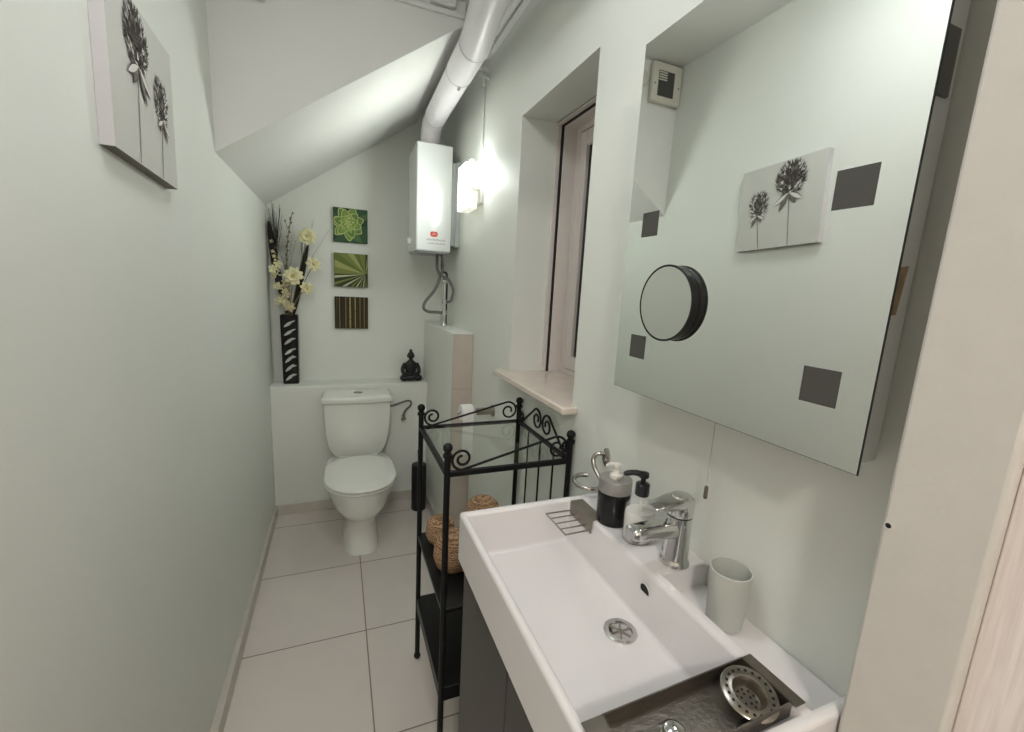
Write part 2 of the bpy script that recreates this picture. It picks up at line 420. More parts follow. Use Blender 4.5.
build('bracket_peg', MB().tube([(.60, 2.02, 2.305), (.622, 1.965, 2.275)], .006, 10), 'white_paint', cp)

# ------------------------------------------------------------------ duct
XD, ZD, YD, RD = .487, 2.240, 2.545, .0525
du = thing('exhaust_duct', (XD, YD, 2.11), 'fat white enamel flue duct rising from the water heater', 'duct')
el = [(XD, YD, 2.10), (XD, YD, ZD-.09)]
for k in range(9):
    a = pi/2*k/8; el.append((XD, YD-.075*(1-cos(a)), ZD-.075+.075*sin(a)))
el.append((XD, YD-.13, ZD+.002))
build('elbow', MB().tube(el, RD, 32), 'duct', du)
DA, DB, DC = Vector((XD, YD-.11, ZD+.001)), Vector((.484, 1.70, 2.262)), Vector((.458, 1.468, 2.272))
DD = DC+(DC-DB)*2.2
build('straight_pipe', MB().tube([DA, DA.lerp(DB, .72)], RD+.0018, 32), 'duct', du)
build('straight_pipe', MB().tube([DA.lerp(DB, .68), DB], RD+.0036, 32), 'duct', du)
pth = cr([DB+(DA-DB)*.03, DB, DC, DD, DD+Vector((-.03, -.06, .05)), DD+Vector((-.035, -.075, .14))], 6)
build('straight_pipe', MB().tube(pth, RD+.0052, 32), 'duct', du)
for pp in (DA.lerp(DB, .02), DA.lerp(DB, .68), DB.lerp(DA, .03)):
    d_ = (DB-DA).normalized()*.004
    r = RD+(.0030 if pp.y > 2.3 else .0048 if pp.y > 1.8 else .0064)
    build('seam_ring', MB().tube([pp, pp+d_], r, 32), 'seam', du)
jn = MB(); q = DA.lerp(DB, .68); jn.box(q.x-.005, q.x+.005, q.y-.006, q.y+.014, q.z-RD-.011, q.z-RD-.003)
build('clamp_screw', jn, 'brushed', du, bevel=.001)
ck = MB(); ck.lathe([(RD+.004, 2.118), (RD+.004, 2.134)], (XD, YD, 0), 32)
build('spigot_ring', ck, 'duct', du)
tag(build('conduit_pipe', MB().tube([(.590, 1.80, 2.372), (.590, .6, 2.372)], .017, 16), 'white_paint'), 'thin white pipe under the ceiling beside the fat duct', 'pipe')
jb = MB(); jb.box(.325, .415, 1.735, 1.756, 2.374, 2.405)
tag(build('junction_box', jb, 'white_paint', bevel=.003), 'small white junction box above the bulkhead strip', 'box')

# ------------------------------------------------------------------ water heater
wh = thing('water_heater', (.487, 2.53, 1.56), 'white box shaped water heater mounted high in the back corner', 'water heater')
HX0, HX1, HY0, HY1, HZ0, HZ1 = .392, .580, 2.40, 2.69, 1.562, 2.107
build('casing', MB().box(HX0, HX1, HY0, HY1, HZ0, HZ1), 'heater', wh, bevel=.008, seg=3)
build('base_plate', MB().box(HX0+.012, HX1-.01, HY0+.012, HY1-.012, HZ0-.008, HZ0+.004), 'heater_grey', wh, bevel=.002)
build('back_plate', MB().box(.582, XR, 2.415, 2.675, 1.60, 2.03).box(.604, XR, 2.405, 2.69, 1.595, 2.035), 'heater_grey', wh, bevel=.002)
kb = build('control_knob', MB().lathe([(.022, 0), (.021, .012), (.016, .018), (.0, .019)], (HX0, 2.60, 1.625), 20, Matrix.Rotation(-pi/2, 3, 'Y')), 'heater', wh)
lg = MB(); yl = HY0-.0006
def cap_poly(cx, cz, hw, hh, n=6, skew=0.):
    pts = []
    for qx, qz, a0 in ((1, 1, 0), (-1, 1, 90), (-1, -1, 180), (1, -1, 270)):
        for k in range(n+1):
            a = radians(a0+90*k/n); r = min(hw, hh)*.8
            x = cx+qx*(hw-r)+r*cos(a); z = cz+qz*(hh-r)+r*sin(a); pts.append((x+skew*(z-cz), z))
    return pts
lg.prism(cap_poly(.487, 1.652, .020, .0135), 'y', yl, yl+.001)
build('emblem', lg, 'red', wh, smooth=False)
eb = MB()
for x0, x1, z in ((.474, .487, 1.648), (.491, .500, 1.648), (.480, .495, 1.656)):
    eb.box(x0, x1, yl-.0006, yl+.0004, z, z+.003)
build('emblem_detail', eb, flat((.80, .55, .50)), wh, smooth=False)
lt = MB()
x = .447
while x < .545:
    wd = random.uniform(.004, .008); lt.box(x, x+wd*.75, yl, yl+.0008, 1.618, 1.618+random.choice((.008, .008, .011))); x += wd
x = .455
while x < .548:
    wd = random.uniform(.004, .007); lt.box(x, x+wd*.7, yl, yl+.0008, 1.600, 1.600+random.choice((.006, .009))); x += wd
build('lettering', lt, 'greytxt', wh, smooth=False)

ps = thing('water_pipes', (.56, 2.47, 1.155), 'grey looping hoses and chrome pipe below the water heater', 'pipe')
h1 = cr([(.525, 2.49, 1.556), (.527, 2.485, 1.48), (.540, 2.48, 1.43), (.512, 2.47, 1.357), (.462, 2.47, 1.292), (.450, 2.465, 1.255), (.475, 2.465, 1.235), (.53, 2.465, 1.232), (.568, 2.465, 1.230)], 6)
build('flexible_hose', MB().tube(h1, .0085, 10), 'rubber', ps)
h2 = cr([(.546, 2.47, 1.556), (.555, 2.46, 1.49), (.548, 2.46, 1.44), (.585, 2.46, 1.42), (.612, 2.45, 1.362), (.602, 2.45, 1.305), (.585, 2.455, 1.293), (.570, 2.46, 1.293)], 6)
build('flexible_hose', MB().tube(h2, .0075, 10), 'rubber', ps)
build('riser_pipe', MB().tube([(.568, 2.463, 1.156), (.566, 2.463, 1.415)], .0085, 12), 'chrome', ps)
build('valve', MB().sphere((.566, 2.463, 1.405), .017, 14).box(.558, .574, 2.425, 2.463, 1.40, 1.412), 'chrome', ps)
for z in (1.294, 1.231): build('hose_nut', MB().lathe([(.014, -.012), (.014, .012)], (.568, 2.463, z), 12), 'chrome', ps)
build('pipe_collar', MB().lathe([(.018, 0), (.018, .006), (.011, .016)], (.568, 2.463, 1.155), 14), 'chrome', ps)
dp = cr([(.560, 2.52, 1.556), (.562, 2.52, 1.47), (.585, 2.52, 1.455), (.592, 2.52, 1.42), (.59, 2.515, 1.155)], 5)
build('black_pipe', MB().tube(dp, .006, 8), 'black_plastic', ps)

# ------------------------------------------------------------------ canvases on the back wall
def canvas3(z0, z1, x0, x1, label):
    return thing('wall_canvas', ((x0+x1)/2, YB, z0), label, 'canvas', 'small square canvases stacked on the back wall')
CY0, CY1 = 2.818, YB
def leaf(mb, base, tip, wd, y, mi, sk=0.):
    bx_, bz = base; tx, tz = tip; dx, dz = tx-bx_, tz-bz; L = math.hypot(dx, dz); nx, nz = -dz/L, dx/L
    pts = []
    for t, ww in ((0, .25), (.25, .8), (.5, 1), (.75, .75), (.92, .35), (1, 0)): pts.append((bx_+dx*t+nx*wd*ww, bz+dz*t+nz*wd*ww))
    for t, ww in ((.92, .35), (.75, .75), (.5, 1), (.25, .8), (0, .25)): pts.append((bx_+dx*t-nx*wd*ww, bz+dz*t-nz*wd*ww))
    mb.add([(p[0], y, p[1]) for p in pts], [tuple(range(len(pts)))], mi)
x0, x1 = -.016, .174
def clampp(mb, x0, x1, z0, z1):
    for v in mb.v: v.x = min(max(v.x, x0), x1); v.z = min(max(v.z, z0), z1)
# succulent
z0, z1 = 1.606, 1.798
c1 = canvas3(z0, z1, x0, x1, 'top square canvas of a pale green succulent rosette')
build('canvas_panel', MB().box(x0, x1, CY0, CY1, z0, z1), flat((.045, .10, .055)), c1, bevel=.002)
pm = MB(); cols = [flat((.09, .17, .06)), flat((.13, .23, .055)), flat((.20, .31, .07)), flat((.31, .41, .11)), flat((.03, .07, .04)), flat((.52, .56, .24))]
cx, cz = .066, 1.712
rnd = random.Random(3); lay = 0
for k in range(9):
    a = rnd.random()*2*pi; leaf(pm, (cx+.03*cos(a), cz+.03*sin(a)), (cx+.16*cos(a), cz+.16*sin(a)), .018, CY0-.0006, 0 if k % 2 else 4)
for ring, (n, rad, wd, mi) in enumerate(((7, .100, .030, 2), (6, .078, .026, 2), (6, .054, .020, 3), (5, .032, .013, 5))):
    for k in range(n):
        a = 2*pi*(k+.5*(ring % 2))/n+.3
        lay += 1
        yy = CY0-.0010-.0008*ring-.00005*k
        rad *= rnd.uniform(.86, 1.1); leaf(pm, (cx, cz), (cx+rad*cos(a), cz+rad*sin(a)), wd, yy, 5 if mi < 5 else 3)
        leaf(pm, (cx+.15*rad*cos(a), cz+.15*rad*sin(a)), (cx+rad*.93*cos(a), cz+rad*.93*sin(a)), wd*.84, yy-.0004, min(mi, 3) if k % 2 else max(1, min(mi, 3)-1)); leaf(pm, (cx+.12*rad*cos(a), cz+.12*rad*sin(a)), (cx+rad*.66*cos(a), cz+rad*.66*sin(a)), wd*.36, yy-.0006, 3 if mi < 3 else 5)
clampp(pm, x0+.002, x1-.002, z0+.002, z1-.002)
build('painted_succulent', pm, cols, c1, smooth=False, recalc=False)
# palm
z0, z1 = 1.346, 1.542
c2 = canvas3(z0, z1, x0, x1, 'middle square canvas of a fan palm leaf in dark and olive green')
build('canvas_panel', MB().box(x0, x1, CY0, CY1, z0, z1), flat((.035, .05, .02)), c2, bevel=.002)
pm = MB(); cols = [flat((.20, .23, .06)), flat((.34, .36, .13)), flat((.13, .17, .04)), flat((.55, .55, .36))]
ox, oz = .158, 1.425
for k in range(15):
    a = radians(100+k*12.5); r0, r1 = .0, .26
    if k < 7: mi, wd = (0, 2, 1)[k % 3], .030
    else: mi, wd = (3 if k % 2 else 0), .011
    tx, tz = ox+r1*cos(a), oz+r1*sin(a); L = r1; nx, nz = -sin(a), cos(a)
    pts = [(ox, oz), (ox+.5*r1*cos(a)+nx*wd*.5, oz+.5*r1*sin(a)+nz*wd*.5), (tx+nx*wd, tz+nz*wd), (tx-nx*wd, tz-nz*wd), (ox+.5*r1*cos(a)-nx*wd*.5, oz+.5*r1*sin(a)-nz*wd*.5)]
    pm.add([(p[0], CY0-.0008-.00012*k, p[1]) for p in pts], [(0, 1, 2, 3, 4)], mi)
for k in range(5):
    a = radians(30+k*16); pm.add([(ox, CY0-.003, oz), (ox+.2*cos(a-.09), CY0-.003, oz+.2*sin(a-.09)), (ox+.2*cos(a+.09), CY0-.003, oz+.2*sin(a+.09))], [(0, 1, 2)], (0, 1)[k % 2])
# keep the painting inside its panel: clip each polygon to the square
def clip_mb(mb, x0, x1, z0, z1):
    out = MB()
    for f, mi in zip(mb.f, mb.m):
        poly = [mb.v[i].copy() for i in f]
        for ax, lim, sgn in ((0, x0, 1), (0, x1, -1), (2, z0, 1), (2, z1, -1)):
            new = []
            for i in range(len(poly)):
                a, b = poly[i], poly[(i+1) % len(poly)]
                ia, ib = (a[ax]-lim)*sgn >= 0, (b[ax]-lim)*sgn >= 0
                if ia: new.append(a)
                if ia != ib: new.append(a.lerp(b, (lim-a[ax])/(b[ax]-a[ax])))
            poly = new
            if len(poly) < 3: break
        if len(poly) >= 3: out.add(poly, [tuple(range(len(poly)))], mi)
    return out
build('painted_palm_leaf', clip_mb(pm, x0+.002, x1-.002, z0+.002, z1-.002), cols, c2, smooth=False, recalc=False)
# bamboo
z0, z1 = 1.096, 1.287
c3 = canvas3(z0, z1, x0, x1, 'bottom square canvas of dark brown and tan bamboo stripes')
build('canvas_panel', MB().box(x0, x1, CY0, CY1, z0, z1), flat((.022, .016, .010)), c3, bevel=.002)
pm = MB(); cols = [flat((.17, .13, .05)), flat((.06, .043, .02)), flat((.34, .28, .10)), flat((.04, .03, .015))]
for x, wd, mi in ((-.008, .009, 1), (.008, .007, 0), (.025, .011, 3), (.042, .008, 0), (.055, .005, 1), (.066, .010, 2), (.083, .008, 1), (.097, .006, 2), (.110, .010, 3), (.124, .007, 0), (.136, .005, 1), (.148, .008, 0), (.162, .008, 1)):
    pm.add([(x, CY0-.0008, z0+.002), (x+wd, CY0-.0008, z0+.002), (x+wd, CY0-.0008, z1-.002), (x, CY0-.0008, z1-.002)], [(0, 1, 2, 3)], mi)
for x, z in ((.066, 1.15), (.066, 1.235), (.097, 1.2), (.124, 1.13)):
    pm.add([(x, CY0-.0012, z), (x+.01, CY0-.0012, z), (x+.01, CY0-.0012, z+.003), (x, CY0-.0012, z+.003)], [(0, 1, 2, 3)], 3)
build('painted_bamboo', pm, cols, c3, smooth=False, recalc=False)

# ------------------------------------------------------------------ big flower canvas on the left wall
fc = thing('flower_canvas', (XL-.0075, 1.15, 1.724), 'large grey canvas of two dark thistle flowers on the left wall', 'canvas')
PX = XL+.014; py0, py1, pz0, pz1 = .993, 1.306, 1.578, 1.870
pb = MB().box(XL-.0075, PX, py0, py1, pz0, pz1)
o = build('canvas_panel', pb, ['canvas_grey', 'canvas_side', 'canvas_edge'], fc, smooth=False)
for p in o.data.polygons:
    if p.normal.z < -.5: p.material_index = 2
    elif abs(p.normal.x) < .5: p.material_index = 1
fl = MB(); rnd = random.Random(11)
def spike(y, z, ang, L, wd, mi, lift):
    c, s_ = cos(ang), sin(ang); px = PX+lift
    fl.add([(px, y-s_*wd, z+c*wd), (px, y+c*L, z+s_*L), (px, y+s_*wd, z-c*wd), (px, y-c*L*.2, z-s_*L*.2)], [(0, 1, 2, 3)], mi)
def thistle(cy, cz, ry, rz, stem_y, stem_z):
    n = int(420*(ry/.04))
    fl.add([(PX+.0004, cy+ry*.86*cos(2*pi*k/24)*(1+.12*sin(5*k)), cz+rz*.86*sin(2*pi*k/24)*(1+.12*cos(7*k))) for k in range(24)], [tuple(range(24))], 0)
    for k in range(n):
        a = rnd.random()*2*pi; r = rnd.random()**.6
        y = cy+ry*r*cos(a); z = cz+rz*r*sin(a)
        spike(y, z, math.atan2((z-(cz-rz*.8)), (y-cy))+rnd.uniform(-.4, .4), rnd.uniform(.008, .018), rnd.uniform(.0016, .0036), rnd.choice((0, 0, 0, 1, 1, 2) if r > .45 else (0, 0, 1, 0)), .0006+.0000045*k)
    for k in range(60):
        a = 2*pi*k/60; spike(cy+ry*.92*cos(a), cz+rz*.92*sin(a), a+rnd.uniform(-.3, .3), rnd.uniform(.008, .016), .0020, rnd.choice((0, 1, 2)), .0016)
    bz = cz-rz*.95
    fl.add([(PX+.0008, cy-.0018, bz), (PX+.0008, cy+.0018, bz), (PX+.0008, stem_y+.0014, stem_z), (PX+.0008, stem_y-.0014, stem_z)], [(0, 1, 2, 3)], 1)
    k_ = ry/.05
    for sg, L, out, mi in ((1, .066, .95, 2), (-1, .060, 1.05, 2), (1, .068, .48, 1), (-1, .050, .60, 1)):
        a = -pi/2+sg*out; c, s_ = cos(a), sin(a)
        for grow, m_, lf in ((1, 0, .0018), (.70, mi, .0022)):
            wd = .0095*k_*grow; LL = L*k_
            pts = [(0, 0), (.3, .8), (.55, 1), (.8, .6), (1, 0), (.8, -.6), (.55, -1), (.3, -.8)]
            fl.add([(PX+lf+.0001*L*100, cy+c*LL*t-s_*wd*q, bz+.006+s_*LL*t+c*wd*q) for t, q in pts], [tuple(range(8))], m_)
thistle(1.112, 1.806, .050, .056, 1.098, 1.580)
thistle(1.228, 1.738, .033, .044, 1.212, 1.580)
for v in fl.v: v.y = min(max(v.y, py0+.002), py1-.002); v.z = min(max(v.z, pz0+.001), pz1-.001)
fc.rotation_euler = (radians(-2.5), 0, 0)
build('painted_thistle', fl, ['ink', 'ink_mid', 'ink_light'], fc, smooth=False, recalc=False)

# ------------------------------------------------------------------ vase and flowers on the ledge
VX, VY = -.257, 2.79
va = thing('tall_vase', (VX, VY, .775), 'tall black square vase with silver leaf pattern on ledge', 'vase')
def sq_ring(h, z, ch=.006):
    pts = []
    for qx, qy, a0 in ((1, 1, 0), (-1, 1, 90), (-1, -1, 180), (1, -1, 270)):
        for k in range(4):
            a = radians(a0+30*k); pts.append(Vector((VX+qx*(h-ch)+ch*cos(a), VY+qy*(h-ch)+ch*sin(a), z)))
    return pts
build('body', MB().loft([sq_ring(.0405, .775), sq_ring(.0455, 1.172), sq_ring(.042, 1.172), sq_ring(.038, .80)]), 'black_gloss', va)
vp = MB(); rnd = random.Random(5)
for i in range(7):
    z = .795+i*.052+rnd.uniform(-.004, .004)
    leaf(vp, (VX-.026, z), (VX+.020, z+.036+rnd.uniform(-.006, .008)), .0085, 0, 0)
    leaf(vp, (VX+.004, z+.026), (VX+.032, z+.036), .0045, 0, 0)
for v in vp.v:
    v.y = VY-(.0405+.005*(v.z-.775)/.397)-.0007; v.x = min(max(v.x, VX-.034), VX+.034)
build('leaf_pattern', vp, 'vase_pat', va, smooth=False, recalc=False)

FG = 'artificial flower stems in the tall vase'
MOUTH = Vector((VX, VY, 1.15))
def petal_flower(mb, c, R, n, facing, rnd, layers=2):
    f = Vector(facing).normalized(); u = f.orthogonal().normalized(); w_ = f.cross(u)
    for l in range(layers):
        RR = R*(1-.32*l); lift = .25+.5*l
        for k in range(n):
            a = 2*pi*(k+.5*l)/n+rnd.uniform(-.12, .12); d = u*cos(a)+w_*sin(a); s_ = f.cross(d); pw = RR*.27
            pts = []
            for t, ww, h in ((.08, .35, 0), (.45, 1, .20), (.8, .8, .30), (1.0, .12, .20)):
                for sg in (-1, 0, 1):
                    pts.append(Vector(c)+d*RR*t*rnd.uniform(.96, 1.04)+s_*pw*ww*sg+f*RR*(h*lift*2-.06*abs(sg)))
            fs = [(3*i+j, 3*i+j+1, 3*i+j+4, 3*i+j+3) for i in range(3) for j in range(2)]
            mb.add(pts, fs, 0)
def flower_stem(head, R, label, facing=(.1, -1, .25), n=7, mid=None, kind='cream'):
    rnd = random.Random(int(abs(head[0])*1e5)+3)
    t = thing('artificial_flower', (VX, VY, 1.10), label, 'flower', FG)
    off = Vector((rnd.uniform(-.015, .015), rnd.uniform(-.015, .015), 0))
    b0 = Vector((VX, VY, .95))+off; m0 = MOUTH+off*1.4
    mids = [mid] if mid else [m0.lerp(Vector(head), .55)+Vector((0, 0, .02))]
    build('stem', MB().tube(cr([b0, m0]+mids+[head], 6), .0022, 6), 'greenstem', t)
    fb = MB(); petal_flower(fb, head, R, n, facing, rnd)
    hd = build('flower_head', fb, kind, t, recalc=False)
    fm = MB()
    f = Vector(facing).normalized()
    for k in range(9):
        fm.sphere(Vector(head)+f*R*.16+Vector((rnd.uniform(-1, 1), rnd.uniform(-1, 1)*.4, rnd.uniform(-1, 1)))*R*.14, R*.10, 6)
    build('flower_centre', fm, 'cream_c', hd)
flower_stem((-.150, 2.745, 1.612), .052, 'tallest cream open flower in the vase, top right', (.1, -1, .3), 9)
flower_stem((-.222, 2.70, 1.392), .054, 'large cream open flower in the middle of the bouquet', (-.1, -1, .25), 9)
flower_stem((-.122, 2.73, 1.462), .044, 'cream flower furthest right in the bouquet', (.4, -1, .2), 7)
flower_stem((-.158, 2.72, 1.330), .040, 'lowest right cream flower drooping above the vase', (.4, -1, -.1), 7)
flower_stem((-.247, 2.71, 1.222), .032, 'small tan bud just above the vase rim', (0, -1, .2), 6, kind='tanpetal')
def bud_spray(pts, label, R, name='bud_spray', mats='tanpetal', mid=None):
    rnd = random.Random(len(label))
    t = thing(name, (VX, VY, 1.10), label, 'flower', FG)
    sm = MB(); b0 = Vector((VX-.012, VY+.008, .95)); m0 = Vector((VX-.02, VY+.006, 1.16))
    path = [b0, m0]+[Vector(p)+Vector((.014, .012, -.008)) for p in pts]
    sm.tube(cr(path, 6), .0022, 6)
    heads = []
    for p in pts:
        for q in range(3):
            pp = Vector(p)+Vector((rnd.uniform(-.012, .022), rnd.uniform(-.015, .015), rnd.uniform(-.025, .02)))
            if pp.x < XL+.03: pp.x = XL+.03
            sm.tube([Vector(p)+Vector((.014, .012, -.008)), pp], .0012, 5)
            hb_ = MB(); petal_flower(hb_, pp, R*rnd.uniform(.7, 1.15), 5, (rnd.uniform(-.3, .5), -1, rnd.uniform(-.4, .5)), rnd, 1); heads.append(hb_)
    build('stem', sm, 'greenstem', t)
    for hb_ in heads: build('bud', hb_, mats, t, recalc=False)
bud_spray([(-.300, 2.755, 1.262), (-.308, 2.755, 1.33), (-.318, 2.755, 1.40), (-.322, 2.76, 1.44)], 'drooping spray of cream buds on the left of the bouquet', .024, mats='cream')
bud_spray([(-.268, 2.745, 1.235), (-.278, 2.735, 1.29), (-.270, 2.735, 1.345)], 'tan bud spray low in the bouquet above the vase', .026)
bud_spray([(-.320, 2.77, 1.47), (-.325, 2.77, 1.51), (-.325, 2.775, 1.56)], 'thin spray of tiny pale buds against the left wall', .011, mats='cream')
# black grass plumes
def plume(base_top, tips, label, name='grass_plume', r=.0016, mat='plume', body=None):
    rnd = random.Random(len(label)*3)
    t = thing(name, (VX, VY, 1.10), label, 'grass', FG)
    mb = MB()
    for tip in tips:
        b0 = Vector((VX+rnd.uniform(-.012, .012), VY+rnd.uniform(-.012, .012), 1.0)); m_ = Vector(base_top)+Vector((rnd.uniform(-.008, .008), rnd.uniform(-.008, .008), 0))
        path = cr([b0, Vector((VX, VY, 1.16)).lerp(m_, .05), m_, Vector(tip)], 6)
        n = len(path); mb.tube(path, [r*(1-.8*i/(n-1)) for i in range(n)], 5)
    build('blades', mb, mat, t)
    if body:
        bb = MB(); n = len(cr(body[0], 6)); bb.tube(cr(body[0], 6), [body[1]*sin(pi*min(max((i+.6)/n, 0), 1))**.5 for i in range(n)], 8)
        build('plume_body', bb, mat, t)
rnd = random.Random(2)
tips = [(XL+.012+rnd.uniform(0, .07), 2.775+rnd.uniform(-.025, .04), 1.70+rnd.uniform(-.05, .085)) for _ in range(40)]
plume((-.315, 2.78, 1.42), tips, 'wispy black grass plume leaning into the left corner', r=.0032,
      body=([(-.268, 2.775, 1.18), (-.295, 2.78, 1.32), (-.318, 2.785, 1.46), (-.332, 2.79, 1.58), (-.343, 2.79, 1.68)], .020))
tips = [(-.17+rnd.uniform(-.03, .03), 2.785+rnd.uniform(-.015, .03), 1.62+rnd.uniform(-.08, .06)) for _ in range(12)]+[(-.115, 2.79, 1.72), (-.125, 2.79, 1.70), (-.038, 2.80, 1.665)]
plume((-.190, 2.79, 1.40), tips, 'black spiky grass leaning right behind the tallest cream flower', r=.0026,
      body=([(-.235, 2.78, 1.17), (-.205, 2.785, 1.32), (-.180, 2.79, 1.44), (-.150, 2.79, 1.57)], .017))
tips = [(-.255+rnd.uniform(-.055, .045), 2.795+rnd.uniform(-.01, .02), 1.60+rnd.uniform(-.08, .08)) for _ in range(26)]
plume((-.262, 2.79, 1.38), tips, 'brown dry grass blades standing upright in bouquet centre', r=.0014, mat='stem')
tw = thing('dry_twig', (VX, VY, 1.10), 'thin knobbly dry twig rising above the bouquet', 'twig', FG)
pth = cr([(VX, VY, 1.0), (VX-.006, VY, 1.16), (-.262, 2.78, 1.42), (-.252, 2.785, 1.58), (-.226, 2.79, 1.735)], 6)
build('stem', MB().tube(pth, .002, 6), 'greenstem', tw)
kb = MB()
for i in range(14, len(pth)): kb.sphere(pth[i]+Vector((.004*(-1)**i, 0, 0)), .0052, 7, (1, 1, 1.3))
for q in ((-.262, 1.69), (-.236, 1.70)): kb.tube([pth[-5], (q[0], 2.785, q[1])], .0014, 5).sphere((q[0], 2.785, q[1]), .006, 7)
build('twig_buds', kb, 'greenstem', tw)

# ------------------------------------------------------------------ figurine
bu = MB(); bx_, by_, bz_ = .428, 2.755, .775
bu.sphere((bx_, by_, bz_+.022), .022, 20, (2.55, 1.9, 1.0))
bu.sphere((bx_-.04, by_-.018, bz_+.018), .018, 14, (1.25, 1.3, .95)); bu.sphere((bx_+.04, by_-.018, bz_+.018), .018, 14, (1.25, 1.3, .95))
bu.loft([[Vector((bx_+rx*cos(2*pi*k/20), by_+.004+ry*sin(2*pi*k/20), bz_+z)) for k in range(20)] for rx, ry, z in ((.030, .024, .022), (.028, .022, .05), (.033, .022, .08), (.034, .020, .098), (.020, .015, .110), (.010, .010, .118), (.010, .010, .126))])
for s_ in (-1, 1):
    bu.tube(cr([(bx_+s_*.032, by_+.004, bz_+.098), (bx_+s_*.045, by_, bz_+.068), (bx_+s_*.040, by_-.014, bz_+.045), (bx_+s_*.010, by_-.034, bz_+.038)], 5), .0105, 10)
bu.sphere((bx_, by_, bz_+.143), .020, 16, (.92, .95, 1.15)); bu.sphere((bx_, by_+.003, bz_+.168), .010, 12)
for s_ in (-1, 1): bu.sphere((bx_+s_*.019, by_+.002, bz_+.139), .006, 8, (.5, .7, 1.5))
bu.sphere((bx_, by_-.019, bz_+.142), .004, 8, (.8, 1, 1.4))
for v in bu.v: v[:] = Vector((bx_, by_, bz_))+(v-Vector((bx_, by_, bz_)))*1.14
o = build('seated_figurine', bu, 'buddha')
rm = o.modifiers.new('merge', 'REMESH'); rm.mode = 'VOXEL'; rm.voxel_size = .0028; rm.use_smooth_shade = True
tag(o, 'small black seated meditating figurine on the ledge by toilet', 'figurine')

# ------------------------------------------------------------------ toilet
TX = .098
to = thing('toilet', (TX, 2.33, 0), 'white close-coupled toilet with closed lid and cistern', 'toilet')
def srect(cx, cy, hx, hy, z, e=3.5, n=40, flat_back=None):
    pts = []
    for k in range(n):
        a = 2*pi*k/n; c, s_ = cos(a), sin(a)
        x = cx+hx*abs(c)**(2/e)*(1 if c >= 0 else -1); y = cy+hy*abs(s_)**(2/e)*(1 if s_ >= 0 else -1)
        pts.append(Vector((x, y, z)))
    return pts
def dshape(cy_front, y_back, hx, z, n=40, ysp=.55):
    """toilet-seat outline: round front, straighter tail"""
    pts = []; ym = y_back-(y_back-cy_front)*ysp
    for k in range(n):
        a = 2*pi*k/n; c, s_ = cos(a), sin(a)
        if s_ <= 0: e = 2.15; y = ym+(ym-cy_front)*(-(abs(s_)**(2/e)))
        else: e = 5.5; y = ym+(y_back-ym)*(abs(s_)**(2/e))
        ex = 2.15 if s_ <= 0 else 3.0
        taper = 1-.30*max(0, s_)**2
        pts.append(Vector((TX+hx*taper*abs(c)**(2/ex)*(1 if c >= 0 else -1), y, z)))
    return pts
# bowl + pedestal
rings = [srect(TX, 2.39, .095, .255, 0, 3.2), srect(TX, 2.39, .092, .250, .02, 3.2), srect(TX, 2.395, .083, .235, .10, 3), srect(TX, 2.39, .086, .238, .16, 2.8),
         srect(TX, 2.365, .112, .275, .215, 2.5), srect(TX, 2.345, .146, .305, .27, 2.4), dshape(2.042, 2.655, .166, .325), dshape(2.026, 2.66, .173, .362), dshape(2.026, 2.66, .173, .372), dshape(2.032, 2.655, .168, .376)]
build('bowl', MB().loft(rings), 'toilet', to, sharp=60)
build('seat', MB().loft([dshape(2.022, 2.478, .172, .3765), dshape(2.016, 2.48, .177, .381), dshape(2.016, 2.48, .177, .388), dshape(2.02, 2.478, .173, .391)]), 'toilet', to, sharp=60)
build('lid', MB().loft([dshape(2.016, 2.482, .173, .3955), dshape(2.010, 2.484, .178, .400), dshape(2.010, 2.484, .178, .406), dshape(2.022, 2.475, .168, .413), dshape(2.09, 2.44, .12, .4155)]), 'toilet', to, sharp=60)
def cis(hx, y0, z, bow=.018, n=10):
    """cistern section: bowed front, flat back"""
    pts = []
    for k in range(n+1):
        t = -1+2*k/n; pts.append(Vector((TX+hx*t, y0-bow*(1-t*t), z)))
    yb_ = 2.672
    pts += [Vector((TX+hx, yb_, z)), Vector((TX+.3*hx, yb_, z)), Vector((TX-.3*hx, yb_, z)), Vector((TX-hx, yb_, z))]
    return pts
cz_ = [(.118, 2.555, .374), (.128, 2.548, .385), (.150, 2.540, .425), (.163, 2.532, .465), (.172, 2.524, .52), (.178, 2.518, .60), (.180, 2.516, .705)]
build('cistern', MB().loft([cis(h, y, z) for h, y, z in cz_]), 'toilet', to, bevel=.008, seg=3, sharp=50)
build('cistern_lid', MB().loft([cis(.184, 2.508, .706), cis(.188, 2.503, .712), cis(.188, 2.503, .735), cis(.180, 2.512, .744), cis(.16, 2.54, .748)]), 'toilet', to, bevel=.003, sharp=50)
fb = build('flush_button', MB().lathe([(.022, 0), (.022, .004), (.019, .0065), (.0, .007)], (TX+.005, 2.585, .747), 28, sx=1.2, sy=.85), 'dull_steel', to)
build('button_split', MB().box(TX+.0045, TX+.0055, 2.57, 2.60, .753, .7546), 'hole', fb)
for s_ in (-1, 1): build('hinge', MB().tube([(TX+s_*.05, 2.476, .402), (TX+s_*.10, 2.476, .402)], .009, 12), 'toilet', to)
iv = thing('inlet_valve', (.35, 2.64, .55), 'chrome angle valve with bent hose on the right of cistern', 'valve')
build('hose', MB().tube(cr([(.279, 2.62, .648), (.315, 2.63, .652), (.355, 2.635, .664), (.395, 2.64, .672), (.415, 2.645, .660), (.410, 2.65, .635), (.385, 2.655, .610), (.372, 2.66, .580)], 6), .006, 10), 'rubber', iv)
